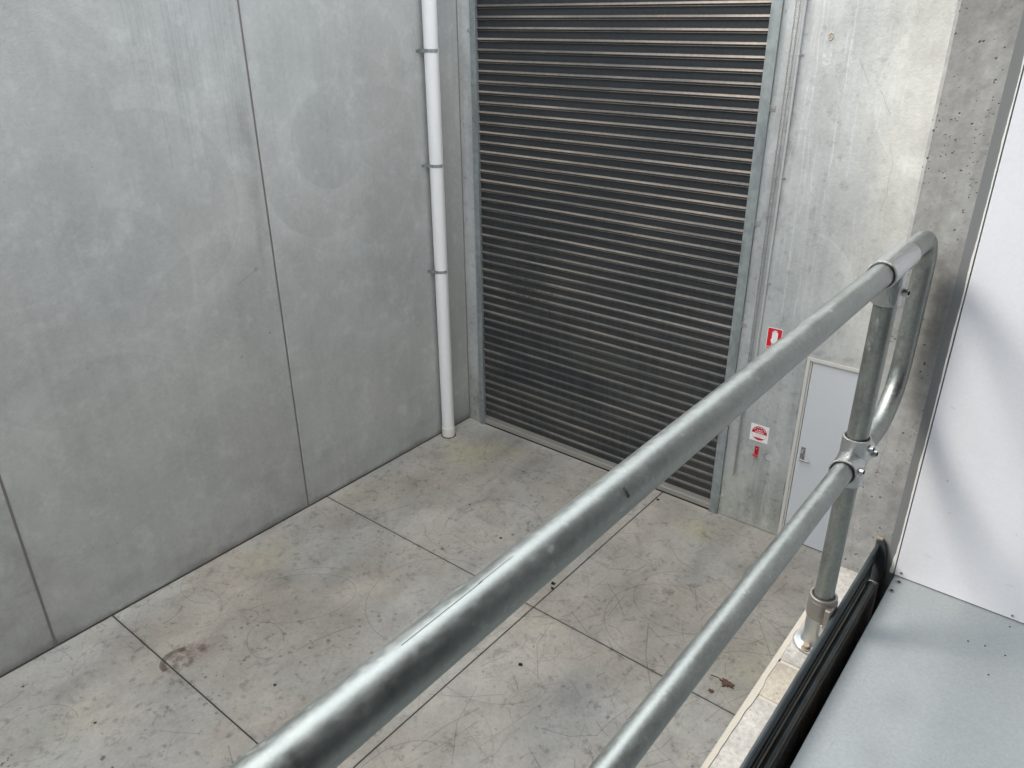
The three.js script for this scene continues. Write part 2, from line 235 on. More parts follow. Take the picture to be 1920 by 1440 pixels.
M.endWall = (() => { // off-form concrete full of blowholes
  const W = 512, H = 2048, sx = 0.4, sy = 1.6, R = mulberry(61);
  const big = field(W, H, sx, sy, 0.25, 0.3, 5, 62), mid = field(W, H, sx, sy, 0.03, 0.03, 4, 63, 0.7), st = field(W, H, sx, sy, 0.015, 0.3, 3, 64);
  const holes = layer(W, H, sx, sy, x => { for (let k = 0; k < 1000; k++) { const r = 0.0008 + Math.pow(R(), 4) * 0.0022; x.fillStyle = wa(0.9); x.beginPath(); x.ellipse(R() * sx, R() * sy, r, r * (0.6 + R() * 0.6), R() * 3, 0, 7); x.fill(); } for (let k = 0; k < 22; k++) { const cx = R() * sx, cy = R() * sy; for (let q = 0; q < 9; q++) { const r = 0.0005 + R() * 0.0011; x.beginPath(); x.ellipse(cx + (R() - 0.5) * 0.02, cy + (R() - 0.5) * 0.06, r, r, 0, 0, 7); x.fill(); } } for (let k = 0; k < 10; k++) { let a = R() * sx, b = R() * sy, p = [[a, b]]; for (let q = 0; q < 8; q++) { a += (R() - 0.5) * 0.012; b += 0.012 + R() * 0.012; p.push([a, b]); } wob(x, p, 0.0012, 0.3); } });
  const t = texture(W, H, sx, sy, (i, u, v, o) => { const L = 1 + big[i] * 0.06 + mid[i] * 0.045 + st[i] * 0.02 - holes[i] * 0.4; o[0] = 155 * L; o[1] = 155.5 * L; o[2] = 153.5 * L; });
  const b = texture(W, H, sx, sy, (i, u, v, o) => { o[0] = o[1] = o[2] = 170 + mid[i] * 20 - holes[i] * 150; }, false);
  return std({ map: t, roughness: 0.85, bumpMap: b, bumpScale: 0.003 });
})();
M.block = (() => {
  const W = 512, H = 1024, sx = 1, sy = 2, R = mulberry(71), big = field(W, H, sx, sy, 0.1, 0.1, 4, 72), fine = field(W, H, sx, sy, 0.008, 0.008, 3, 73, 0.8);
  const s = layer(W, H, sx, sy, x => { for (let k = 0; k < 900; k++) blotch(x, R() * sx, R() * sy, 0.001 + R() * R() * 0.003, 0.7, R); });
  const t = texture(W, H, sx, sy, (i, u, v, o) => { const L = 1 + big[i] * 0.07 + fine[i] * 0.05 - s[i] * 0.4; o[0] = 161 * L; o[1] = 158.5 * L; o[2] = 153 * L; });
  const mk = c => std({ map: t, color: c, roughness: 0.9, bumpMap: concreteBump, bumpScale: 0.004 });
  return [mk(0xffffff), mk(0xfaf5ea), mk(0xeeeeee), mk(0xfff8ec)];
})();
M.mortar = std({ color: 0xa5a095, roughness: 0.92, bumpMap: concreteBump, bumpScale: 0.0025 });
M.caulk = std({ color: 0x8d8a85, roughness: 0.7 });
M.caulkBeige = std({ color: 0x74706c, roughness: 0.7 });
M.sealGrey = std({ color: 0x7d8081, roughness: 0.75 });
M.darkGap = std({ color: 0x3a3834, roughness: 0.9 });
M.grout = std({ color: 0x6e6b66, roughness: 0.95, bumpMap: concreteBump, bumpScale: 0.006 });
M.plaster = (() => {
  const W = 1024, H = 1024, sx = 1.6, sy = 1.6, R = mulberry(81), big = field(W, H, sx, sy, 0.5, 0.5, 4, 82), fine = field(W, H, sx, sy, 0.006, 0.006, 2, 83, 0.8);
  const s = layer(W, H, sx, sy, x => { for (let k = 0; k < 26; k++) { const a = R() * sx, b = R() * sy, t = R() * 3; wob(x, [[a, b], [a + Math.cos(t) * 0.02, b + Math.sin(t) * 0.006]], 0.0016, 0.4); } for (let k = 0; k < 8; k++) blotch(x, R() * sx, R() * sy, 0.004, 0.4, R); });
  const t = texture(W, H, sx, sy, (i, u, v, o) => { const L = 1 + big[i] * 0.01 + fine[i] * 0.006 - s[i] * 0.3; o[0] = 233 * L; o[1] = 236 * L; o[2] = 243 * L; });
  const b = texture(W, H, sx, sy, (i, u, v, o) => { o[0] = o[1] = o[2] = 128 + fine[i] * 40 + big[i] * 30; }, false);
  return std({ map: t, roughness: 0.6, bumpMap: b, bumpScale: 0.0001 });
})();
M.deck = (() => { // grey painted sheet flooring
  const W = 1024, H = 1024, sx = 1.4, sy = 1.4, R = mulberry(91), big = field(W, H, sx, sy, 0.35, 0.35, 4, 92), fine = field(W, H, sx, sy, 0.005, 0.005, 2, 93, 0.8);
  const s = layer(W, H, sx, sy, x => { for (let k = 0; k < 36; k++) { const a = R() * sx, b = R() * sy, t = R() * 3, l = 0.004 + R() * 0.03; wob(x, [[a, b], [a + Math.cos(t) * l, b + Math.sin(t) * l]], 0.001, 0.35); } for (let k = 0; k < 40; k++) blotch(x, R() * sx, R() * sy, 0.0016, 0.5, R); for (let k = 0; k < 14; k++) soft(x, R() * sx, R() * sy, 0.05, 0.08, 0.12); });
  const t = texture(W, H, sx, sy, (i, u, v, o) => { const L = 1 + big[i] * 0.018 + fine[i] * 0.02 - s[i] * 0.35; o[0] = 146 * L; o[1] = 153 * L; o[2] = 156 * L; });
  const b = texture(W, H, sx, sy, (i, u, v, o) => { o[0] = o[1] = o[2] = 128 + fine[i] * 55; }, false);
  return std({ map: t, roughness: 0.5, bumpMap: b, bumpScale: 0.00012 });
})();
M.galv = (() => { // hot-dip galvanised tube: soft spangle, zinc runs
  const W = 512, H = 2048, sx = 0.5, sy = 2, R = mulberry(101);
  const big = field(W, H, sx, sy, 0.03, 0.06, 4, 102, 0.6), fine = field(W, H, sx, sy, 0.006, 0.008, 3, 103, 0.8);
  const sp = layer(W, H, sx, sy, x => { for (let k = 0; k < 1500; k++) blotch(x, R() * sx, R() * sy, 0.001 + Math.pow(R(), 3) * 0.006, 0.12 + R() * 0.2, R, 0.7); });
  const dk = layer(W, H, sx, sy, x => { for (let k = 0; k < 160; k++) blotch(x, R() * sx, R() * sy, 0.001 + R() * 0.004, 0.15 + R() * 0.15, R, 0.7); for (let k = 0; k < 30; k++) { const a = R() * sx, b = R() * sy; wob(x, [[a, b], [a + (R() - 0.5) * 0.01, b + R() * 0.05]], 0.0012, 0.4); } });
  const t = texture(W, H, sx, sy, (i, u, v, o) => { const L = 1 + big[i] * 0.04 + fine[i] * 0.035 + sp[i] * 0.34 - dk[i] * 0.16; o[0] = 148 * L; o[1] = 152.5 * L; o[2] = 149 * L; });
  const r = texture(W, H, sx, sy, (i, u, v, o) => { o[0] = 0; o[1] = 114 + big[i] * 7 + fine[i] * 10 + sp[i] * 70; o[2] = 238 - sp[i] * 120; }, false);
  const b = texture(W, H, sx, sy, (i, u, v, o) => { o[0] = o[1] = o[2] = 128 + big[i] * 30 + sp[i] * 60; }, false);
  return std({ map: t, roughness: 1, metalness: 1, roughnessMap: r, metalnessMap: r, bumpMap: b, bumpScale: 0.00012 });
})();
M.galvDull = (() => { const W = 512, H = 1024, a = field(W, H, 0.5, 1, 0.04, 0.06, 4, 121), b = field(W, H, 0.5, 1, 0.2, 0.6, 3, 122); const t = texture(W, H, 0.5, 1, (i, u, v, o) => { const L = 1 + a[i] * 0.05 + b[i] * 0.05; o[0] = 146 * L; o[1] = 153 * L; o[2] = 153 * L; }); return std({ map: t, roughness: 0.5, metalness: 0.35 }); })();
M.cast = std({ color: 0xb9bcbb, metalness: 0.9, roughness: 0.3, bumpMap: concreteBump, bumpScale: 0.0015 });
M.rusty = std({ color: 0xa1917f, metalness: 0.5, roughness: 0.75 });
M.clamp = std({ color: 0x908c88, metalness: 0.7, roughness: 0.45 });
M.zinc = std({ color: 0xd2d3d0, metalness: 0.85, roughness: 0.35 });
M.blackSteel = (() => { const W = 512, H = 512, R = mulberry(131), a = field(W, H, 0.5, 0.5, 0.05, 0.05, 4, 132); const s2 = layer(W, H, 0.5, 0.5, x => { for (let k = 0; k < 60; k++) blotch(x, R() * 0.5, R() * 0.5, 0.001 + R() * 0.002, 0.5, R); }); return std({ map: texture(W, H, 0.5, 0.5, (i, u, v, o) => { const L = 1 + a[i] * 0.1, k = s2[i] * 60; o[0] = 58 * L + k; o[1] = 65 * L + k; o[2] = 68 * L + k; }), metalness: 0.3, roughness: 0.36 }); })();
M.pvc = (() => { const W = 256, H = 1024, R = mulberry(111), a = field(W, H, 0.55, 4, 0.1, 0.5, 4, 112); const s = layer(W, H, 0.55, 4, x => { for (let k = 0; k < 60; k++) blotch(x, R() * 0.55, R() * 4, 0.004 + R() * 0.006, 0.3, R); for (let k = 0; k < 16; k++) { const u = R() * 0.55, v = R() * 4; wob(x, [[u, v], [u + (R() - 0.5) * 0.02, v + R() * 0.1]], 0.003, 0.3); } }); const t = texture(W, H, 0.55, 4, (i, u, v, o) => { const L = 1 + a[i] * 0.008 - s[i] * 0.2; o[0] = 240 * L; o[1] = 241 * L; o[2] = 241 * L; }); return std({ map: t, roughness: 0.35 }); })();
M.pvcOld = std({ color: 0xe6e2d8, roughness: 0.45 });
M.conduit = std({ color: 0xcfd2d2, roughness: 0.45, metalness: 0.3 });
M.doorPaint = std({ color: 0xd6dade, roughness: 0.45, bumpMap: concreteBump, bumpScale: 0.0004 });
M.framePaint = std({ color: 0xd6d4cd, roughness: 0.5 });
M.seal = std({ color: 0x16161a, roughness: 0.8 });
M.satin = std({ color: 0xa7a7a5, metalness: 0.95, roughness: 0.3 });
M.red = std({ color: 0xb81f2c, roughness: 0.4 });
M.redPale = std({ color: 0xc8444c, roughness: 0.45 });
M.alu = std({ color: 0xb7b4ae, metalness: 0.6, roughness: 0.45 });
M.foil = std({ color: 0x4a4d50, roughness: 0.7 });
M.rubber = std({ color: 0x141312, roughness: 0.9 });
M.leaf = std({ color: 0x5e4638, roughness: 0.85, side: THREE.DoubleSide });
M.white = std({ color: 0xf1f1ee, roughness: 0.55 });

// ---------------------------------------------------------------- floor
{
  const fl = thing('floor', 'worn grey concrete warehouse floor with saw-cut joints', 'floor', 0, 0, 0, STRUCT);
  const X = [0, 3.0316, 6.065], Z = [-0.25, 2.5144, 5.061, 7.61, 10.2, 13, 16];
  const g = 0.007;
  for (let a = 0; a < 2; a++) for (let b = 0; b < Z.length - 1; b++)
    mesh('slab', box(X[a] + (a ? g : 0), X[a + 1] - (a ? 0 : g), -0.12, 0, Z[b] + (b ? g : 0), Z[b + 1] - g, 'xz'), M.floor, fl);
  mesh('joint_filler', box(-0.02, 6.3, -0.2, -0.006, -0.24, 15.99), M.darkGap, fl);
}
// ---------------------------------------------------------------- walls
const TOP = 8.5;
{
  const w = thing('wall_left', 'long left wall of tall grey tilt-up concrete panels', 'wall', 0, 0, 0, STRUCT);
  const J = [0, 2.777, 5.566, 8.355, 11.1, 16], g = 0.0095;
  for (let k = 0; k < J.length - 1; k++) {
    const z0 = J[k] + (k ? g : 0), z1 = J[k + 1] - g, c = 0.008, a = k ? c : 0;
    // panel outline seen from above, arrises chamfered at the joints
    const s = [[z0 + a, 0], [z1 - c, 0], [z1, -c], [z1, -0.2], [z0, -0.2], [z0, -a - 0.0001]];
    const e = extrude(s, TOP - 0.022).rotateX(-Math.PI / 2);             // shape x -> x, shape y -> -z, depth -> y
    e.rotateY(-Math.PI / 2); e.translate(0, 0.022, 0);                   // now along +z
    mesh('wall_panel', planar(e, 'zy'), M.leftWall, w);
    if (k < J.length - 2) mesh('joint_sealant', box(-0.1, -0.0095, 0.02, TOP, J[k + 1] - g - 0.001, J[k + 1] + g + 0.001), M.caulkBeige, w);
  }
  mesh('base_joint', box(-0.15, -0.008, -0.002, 0.03, 0, 16), M.grout, w);
}
{
  const w = thing('wall_back', 'pale concrete back wall around the roller door and side door', 'wall', 0, 0, 0, STRUCT);
  const s = [[0.003, 0.008], [0.25, 0.008], [0.25, 5.9], [3.69, 5.9], [3.69, 0.008], [4.44, 0.008], [4.44, 2.075], [5.335, 2.075], [5.335, 0.008], [6.3, 0.008], [6.3, TOP], [0.003, TOP]];
  mesh('wall_panel', planar(extrude(s, 0.18).translate(0, 0, -0.18), 'xy'), M.backWall, w);
  mesh('corner_sealant', extrudeZ([[-0.004, 0], [0.012, 0], [0.010, TOP], [-0.004, TOP]], -0.02, 0.006), M.caulk, w);
  // lifting ferrule left in the face
  const f = mesh('ferrule', new THREE.TorusGeometry(0.024, 0.006, 8, 20).scale(0.8, 1.15, 1).translate(4.16, 4.912, -0.001), std({ color: 0xb5aca0, roughness: 0.85 }), w);
  mesh('plug', cyl(0.018, 0.01, 16).rotateX(Math.PI / 2).translate(4.16, 4.912, -0.003), M.mortar, f);
}
{
  const w = thing('wall_right', 'end of the thick blowhole-pitted concrete wall behind the handrail bend', 'wall', 0, 0, 0, STRUCT);
  const s = [[6.066, 0.02], [6.228, 0.02], [6.228, 5.0085], [6.2235, 5.013], [6.0755, 5.013], [6.066, 5.004]];
  const e = extrude(s.map(([x, z]) => [x, -z]), TOP).rotateX(-Math.PI / 2);
  mesh('wall_panel', planar(e, 'xy'), M.endWall, w);
  mesh('sealant_strip', box(6.199, 6.2245, 3.565, TOP, 5.008, 5.0155), M.sealGrey, w);
}
{
  const w = thing('wall_landing', 'smooth white plasterboard wall at the end of the landing', 'wall', 0, 0, 0, STRUCT);
  mesh('plasterboard', box(6.2285, 14, 3.599, TOP, 5.003, 5.017, 'xy'), M.plaster, w);
  mesh('floor_gap', box(6.2285, 14, 3.5955, 3.5988, 4.995, 5.013), M.darkGap, w);
  // ragged bead of paint over the sealant, beside the dark gap at the sheet's edge
  const R = mulberry(201), pts = []; let q = 6.221;
  for (let y = 3.6; y < 6.2; y += 0.012) { q += (R() - 0.5) * 0.0016; q += (6.2212 - q) * 0.15; const low = y < 3.72 ? (3.72 - y) * 0.06 * (0.7 + 0.5 * R()) : 0; pts.push([q - low, y]); }
  mesh('paint_edge', extrudeZ([...pts, [6.2252, 6.2], [6.2252, 3.6]], 5.0158, 5.0172), M.white, w);
  mesh('edge_gap', box(6.2255, 6.2285, 3.5955, TOP, 5.0, 5.0085), std({ color: 0x15193a, roughness: 0.7 }), w);
  for (const [x, y] of [[6.245, 3.612], [6.528, 3.610], [6.83, 3.612], [7.13, 3.61]]) {
    const p = mesh('screw_head', cyl(0.0045, 0.002, 14).rotateX(Math.PI / 2).translate(x, y, 5.0172), M.zinc, w);
    mesh('screw_slot', box(x - 0.0016, x + 0.0016, y - 0.0016, y + 0.0016, 5.0178, 5.0186), M.seal, p);
  }
}
{
  const w = thing('wall_behind', 'concrete wall closing the far side of the hall', 'wall', 0, 0, 0, STRUCT);
  mesh('wall_panel', box(0, 14, 0, TOP, 16, 16.2, 'xy'), M.leftWall, w);
  const v = thing('wall_office', 'dark partition wall beside the landing', 'wall', 0, 0, 0, STRUCT);
  mesh('lining', box(14, 14.1, 3.595, TOP, 5, 16, 'zy'), M.foil, v);
}
{
  const r = thing('roof', 'dark lined metal roof with one wide open skylight bay', 'roof', 0, 0, 0, STRUCT);
  const H = [0.7, 5.7];
  mesh('roof_sheet', [box(-0.2, H[0], TOP, TOP + 0.15, -0.2, 16.2), box(H[1], 14.1, TOP, TOP + 0.15, -0.2, 16.2)], M.foil, r);
}
{
  const c = thing('added_ceiling', 'added unseen dark ceiling over the landing that darkens the rail reflections', 'ceiling', 0, 0, 0, STRUCT);
  mesh('added_ceiling_sheet', box(6.26, 14, 6.3, 6.4, 5.018, 16), M.foil, c);  // unseen dark ceiling, added to darken what the rail reflects
}
// ---------------------------------------------------------------- landing floor
{
  const d = thing('landing_floor', 'smooth grey painted floor of the upper landing', 'floor', 0, 0, 0, STRUCT);
  mesh('floor_sheet', box(6.23, 14, 3.573, 3.595, 5.0, 16, 'xz', 0.002), M.deck, d);
  mesh('gap_shade', [box(6.1965, 6.232, 3.372, 3.42, 5.014, 16), box(6.229, 6.26, 3.42, 3.5725, 5.014, 16)], M.rubber, d);  // black boxes stand for the deep shade in the floor edge gap
  for (const [x, z] of [[6.247, 5.041], [6.241, 5.093]]) { const b = mesh('plug_recess', cyl(0.0085, 0.004, 20).translate(x, 3.5942, z), M.sealGrey, d); mesh('plug_hole', cyl(0.0045, 0.004, 14).translate(x + 0.001, 3.5951, z), M.rubber, b); }
  for (const [x, z] of [[6.454, 5.177], [6.492, 5.168], [6.539, 5.174], [6.53, 5.049], [6.518, 5.273]]) mesh('screw_hole', cyl(0.0024, 0.002, 10).translate(x, 3.5946, z), M.rubber, d);
}
// ---------------------------------------------------------------- block wall under the handrail
{
  const b = thing('block_wall', 'low pale concrete block wall carrying the handrail posts', 'wall', 0, 0, 0, STRUCT);
  const Z = [5.0, 5.505, 5.652, 6.055, 6.46, 6.865, 7.27, 7.675, 8.08, 8.485, 8.89, 9.3, 9.7, 10.1];
  for (let k = 0; k < Z.length - 1; k++) mesh('block', box(6.075, 6.196, 3.37, 3.5563 - (k % 3) * 0.0007, Z[k] + (k ? 0.004 : 0.014), Z[k + 1] - 0.004, null, 0.004), M.block[(k * 3 + 0) % 4], b);
  const R = mulberry(301), top = [];
  for (let z = 5.014; z < 10.1; z += 0.02) top.push([z, 6.0805 + (R() - 0.5) * 0.002 + (Math.abs(z - 5.66) < 0.05 ? 0.003 : 0)]);
  const s = new THREE.Shape(); s.moveTo(5.014, -6.0665); top.forEach(([z, x]) => s.lineTo(z, -x)); s.lineTo(10.1, -6.0665);
  const ridge = extrude(s, 0.1855, {}).rotateX(-Math.PI / 2); // x->x(z), y-> -z(x)
  const p = ridge.attributes.position; for (let i = 0; i < p.count; i++) { const zz = p.getX(i), xx = p.getZ(i), yy = p.getY(i) + 3.3715; p.setXYZ(i, xx, yy, zz); }
  // swapping two axes mirrors the winding: flip it back
  const gi = ridge.index ? ridge.toNonIndexed() : ridge, a = gi.attributes.position.array; for (let i = 0; i < a.length; i += 9) for (let c = 0; c < 3; c++) { const t = a[i + 3 + c]; a[i + 3 + c] = a[i + 6 + c]; a[i + 6 + c] = t; }
  gi.computeVertexNormals(); mesh('mortar_edge', boxUV(gi), M.mortar, b);
  mesh('mortar_joint', box(6.0835, 6.195, 3.37, 3.5535, 5.014, 10.1), M.mortar, b);
  mesh('wall_face', box(6.069, 6.222, 0, 3.368, 5.014, 16, 'zy'), M.block[2], b);
}
// ---------------------------------------------------------------- roller door
M.curtain = (() => {
  const W = 1024, H = 2048, sx = 3.34, sy = 5.5, R = mulberry(401);
  const big = field(W, H, sx, sy, 0.8, 0.5, 4, 402), streak = field(W, H, sx, sy, 0.9, 0.03, 3, 403), fine = field(W, H, sx, sy, 0.02, 0.02, 3, 404, 0.8), run = field(W, H, sx, sy, 0.03, 0.5, 3, 405);
  const smudge = layer(W, H, sx, sy, x => { for (let k = 0; k < 260; k++) { const t = R() * 6.3, r = Math.pow(R(), 0.7); blotch(x, 0.72 + Math.cos(t) * r * 0.42, 2.05 + Math.sin(t) * r * 0.28, 0.006 + R() * 0.022, 0.22, R, 0.7); } soft(x, 0.7, 2.05, 0.5, 0.4, 0.35); });
  const wipe = layer(W, H, sx, sy, x => { for (let k = 0; k < 46; k++) { const b = 0.7 + R() * 0.85, a = 0.1 + R() * 1.4, l = 0.5 + R() * 1.6; wob(x, [[a, b], [a + l * 0.5, b - 0.01 + R() * 0.02], [a + l, b - 0.02 + R() * 0.04]], 0.006 + R() * 0.02, 0.12); } });
  const t = texture(W, H, sx, sy, (i, u, v, o) => {
    const f = ((5.19 - v) / 0.10985 % 1 + 1) % 1;                // place within a slat, 0 at the top of the rib
    const ledge = sstep(0.01, 0.05, f) * (1 - sstep(0.19, 0.225, f)), lip = sstep(0.31, 0.33, f) * (1 - sstep(0.375, 0.395, f));
    const keep = clamp(0.86 + big[i] * 0.1 - wipe[i] * 0.8 - smudge[i] * 0.9 - (1 - sstep(0.3, 4.6, v)) * 0.42 + streak[i] * 0.12), low = 1 - sstep(0.8, 4.2, v);
    const dust = ledge * keep, d2 = lip * keep * 0.75, film = (0.03 + 0.13 * low) * clamp(0.7 + big[i] * 0.4 + run[i] * 0.35 - wipe[i] * 0.8);
    const k = clamp(dust * 0.92 + d2 + film * (1 - ledge)), L = 1 + fine[i] * 0.05 + streak[i] * 0.05 - smudge[i] * 0.25;
    o[0] = (46 + (152 - 46) * k) * L; o[1] = (50 + (139 - 50) * k) * L; o[2] = (53 + (125 - 53) * k) * L;
  });
  return std({ map: t, roughness: 0.5, metalness: 0.05 });
})();
{
  const d = thing('roller_door', 'tall charcoal roller shutter door of dust-coated horizontal slats', 'roller door');
  const P = 0.10985, x0 = 0.285, x1 = 3.645, zf = -0.012;
  const prof = [[0, 0], [0.005, -0.003], [0.0175, -0.020], [0.0195, -0.0245], [0.0185, -0.0275], [0.009, -0.0295], [0.007, -0.0325], [0.0105, -0.0355], [0.0135, -0.0405], [0.013, -0.0435], [0.004, -0.0465], [0.001, -0.050], [0.0, -0.065], [0.0005, -0.09], [0, -P]];
  for (let k = -4; k < 47; k++) {
    const yt = 5.19 - k * P; if (yt - P < 0.03) break;
    const pos = [], uv = [], idx = [];
    prof.forEach(([z, y]) => { for (const x of [x0, x1]) { pos.push(x, yt + y, zf + z); uv.push(x - 0.3, yt + y); } });
    for (let i = 0; i < prof.length - 1; i++) idx.push(i * 2, i * 2 + 2, i * 2 + 1, i * 2 + 1, i * 2 + 2, i * 2 + 3);
    const n = prof.length * 2; prof.forEach(([z, y]) => { for (const x of [x0, x1]) { pos.push(x, yt + y, zf + z - 0.004); uv.push(x - 0.3, yt + y); } });
    for (let i = 0; i < prof.length - 1; i++) idx.push(n + i * 2, n + i * 2 + 1, n + i * 2 + 2, n + i * 2 + 1, n + i * 2 + 3, n + i * 2 + 2);
    let g = new THREE.BufferGeometry(); g.setAttribute('position', new THREE.Float32BufferAttribute(pos, 3)); g.setAttribute('uv', new THREE.Float32BufferAttribute(uv, 2)); g.setIndex(idx); g.computeVertexNormals(); g = toCreasedNormals(g, 0.9);
    mesh('slat', g, M.curtain, d);
  }
  mesh('bottom_rail', [box(x0, x1, 0.004, 0.072, zf - 0.012, zf + 0.016, null, 0.002), box(x0, x1, 0.0, 0.2, zf - 0.03, zf - 0.012), box(x0, x1, 0.066, 0.078, zf + 0.0165, zf + 0.026, null, 0.002)], M.alu, d);
  mesh('weather_strip', box(x0, x1, -0.002, 0.02, zf + 0.016, zf + 0.0195), M.darkGap, d);
  for (const s of [0, 1]) {
    // channel guide: face, return to the wall and a thin outer lip
    const a = s ? 3.632 : 0.217, b = s ? 3.729 : 0.297, g = [box(a + 0.004, b - 0.004, 0.003, 5.95, 0.03, 0.034), box(a, a + 0.004, 0.003, 5.95, s ? -0.01 : -0.001, 0.034), box(b - 0.004, b, 0.003, 5.95, s ? -0.001 : -0.01, 0.034)];
    const gd = mesh('guide', g, M.galvDull, d);
    const ys = s ? [4.325, 3.299, 2.275, 1.25, 0.24] : [4.314, 3.279, 2.252, 1.25, 0.247];
    for (const y of ys) { const cx = s ? 3.752 : 0.196, q = s ? 1 : -1; const t = mesh('guide_clip', [box(cx - 0.024, cx + 0.024, y - 0.028, y + 0.028, 0.0005, 0.005, null, 0.002), box(s ? 3.7295 : 0.2125, s ? 3.734 : 0.2168, y - 0.028, y + 0.028, 0.004, 0.028)], M.zinc, gd); t.add(Object.assign(new THREE.Mesh(cyl(0.009, 0.01, 6).rotateX(Math.PI / 2).translate(cx + 0.003 * q, y, 0.009), M.satin), { name: 'bolt_head' })); }
  }
}
// bolt heads sit under guide_clip; fold them into the clip so that no level is too deep
scene.traverse(o => { if (o.name === 'guide_clip') { const b = o.children[0]; if (b) { o.remove(b); const n = mergeGeometries([o.geometry, b.geometry].map(g => g.index ? g.toNonIndexed() : g)); o.geometry = n; } } });
// ---------------------------------------------------------------- side door
{
  const d = thing('side_door', 'pale grey flush steel door with lever handle in back wall', 'door', 4.415, 0, 0);
  const X0 = 0.0, X1 = 0.945, H = 2.102;
  const jamb = (a, b, q) => [box(a, b, 0.003, H - 0.0005, 0.0004, 0.008, null, 0.0015), box(q > 0 ? b - 0.0005 : a - 0.016, q > 0 ? b + 0.016 : a + 0.0005, 0.003, H - 0.035, -0.06, -0.006)];
  mesh('jamb', jamb(X0, X0 + 0.032, 1), M.framePaint, d); mesh('jamb', jamb(X1 - 0.032, X1, -1), M.framePaint, d);
  mesh('head_frame', [box(X0 + 0.0325, X1 - 0.0325, H - 0.034, H, 0.0004, 0.008, null, 0.0015), box(X0 + 0.0325, X1 - 0.0325, H - 0.05, H - 0.034, -0.06, -0.006)], M.framePaint, d);
  const leaf = mesh('door_leaf', box(0.053, 0.892, 0.010, 2.047, -0.055, -0.014, null, 0.002), M.doorPaint, d);
  mesh('seal', [box(0.0475, 0.053, 0.004, H - 0.055, -0.05, -0.03), box(0.0475, 0.8975, 2.047, H - 0.05, -0.05, -0.03), box(0.892, 0.8975, 0.004, H - 0.055, -0.05, -0.03), box(0.0475, 0.8975, 0.0005, 0.01, -0.05, -0.02)], M.seal, d);
  const pl = mesh('handle_plate', box(0.085, 0.128, 0.97, 1.135, -0.0142, -0.008, null, 0.002), M.satin, d);
  mesh('lever', [cyl(0.011, 0.05, 16).rotateX(Math.PI / 2).translate(0.106, 1.01, 0.015), box(0.095, 0.20, 0.999, 1.019, 0.034, 0.048, null, 0.005)], M.satin, pl);
  mesh('lock_cylinder', cyl(0.013, 0.018, 18).rotateX(Math.PI / 2).translate(0.106, 1.085, 0.001), M.zinc, pl);
}
// ---------------------------------------------------------------- downpipe
{
  const r = 0.08, X = 0.108, Z = 0.545;
  const d = thing('downpipe', 'white plastic stormwater downpipe strapped to the left wall', 'downpipe', X, 0, Z);
  mesh('pipe', cyl(r, TOP - 0.12, 40).translate(0, (TOP + 0.12) / 2, 0), M.pvc, d);
  mesh('socket', new THREE.LatheGeometry([[r + 0.001, 0.002], [r + 0.0075, 0.002], [r + 0.0075, 0.125], [r + 0.004, 0.132], [r + 0.0005, 0.132]].map(p => new THREE.Vector2(...p)), 40), M.pvcOld, d);
  mesh('floor_seal', new THREE.TorusGeometry(r + 0.012, 0.007, 6, 36).rotateX(Math.PI / 2).translate(0, 0.002, 0), M.darkGap, d);
  for (const y of [4.742, 3.532, 2.28, 1.02]) {
    if (y < 2) continue;
    const s = mesh('strap', [scaleUV(new THREE.CylinderGeometry(r + 0.003, r + 0.003, 0.035, 36, 1, true, -1.75, 3.5), 0.5, 0.035).translate(0, y, 0), box(-X + 0.0005, 0.014, y - 0.0172, y + 0.0172, r + 0.0005, r + 0.0045), box(-X + 0.0005, -X + 0.004, y - 0.0172, y + 0.0172, r + 0.004, r + 0.05)], M.galvDull, d);
    mesh('strap_screw', cyl(0.008, 0.008, 6).rotateZ(Math.PI / 2).translate(-X + 0.008, y, r + 0.032), M.satin, s);
  }
}
// ---------------------------------------------------------------- chain, conduit, cord
{
  const c = thing('hand_chain', 'long steel hand chain loop hanging beside the roller door', 'chain', 3.868, 0.585, 0.045);
  const link = (() => { const pts = []; const n = 12; for (let i = 0; i < n; i++) { const t = i / n * 6.2832; pts.push(new THREE.Vector3(Math.cos(t) * 0.0055, Math.sin(t) * 0.005 + Math.sign(Math.sin(t)) * 0.008, 0)); } return new THREE.TubeGeometry(new THREE.CatmullRomCurve3(pts, true), 14, 0.0021, 5, true); })();
  const gs = [], R = mulberry(501); let k = 0;
  for (const s of [0, 1]) for (let y = s ? 0.02 : 0.0; y < 7.8; y += 0.0215, k++) {
    const sp = 0.006 + Math.min(0.014, y * 0.0026), x = (s ? 1 : -1) * sp, g = link.clone(); g.rotateY((k % 2 ? Math.PI / 2 : 0) + 0.6 + (R() - 0.5) * 0.3); g.translate(x, y, 0); gs.push(g);
  }
  mesh('chain_links', gs, std({ color: 0x9b9d9b, metalness: 0.7, roughness: 0.35 }), c).userData.kind = 'stuff';
}
{
  const c = thing('conduit', 'thin grey conduit with saddles running down beside the hand chain', 'conduit', 3.916, 1.75, 0.014);
  mesh('tube', cyl(0.0115, 6.7, 14).translate(0, 3.35, 0), M.conduit, c);
  for (const y of [5.2, 4.765, 3.737, 2.739]) { const s = mesh('saddle', [box(-0.013, 0.013, y - 1.75 - 0.008, y - 1.75 + 0.008, -0.012, 0.012, null, 0.003), box(0.013, 0.042, y - 1.75 - 0.008, y - 1.75 + 0.008, -0.0135, -0.0105)], M.zinc, c); mesh('saddle_screw', cyl(0.006, 0.006, 8).rotateX(Math.PI / 2).translate(0.03, y - 1.75, -0.008), M.satin, s); }
}
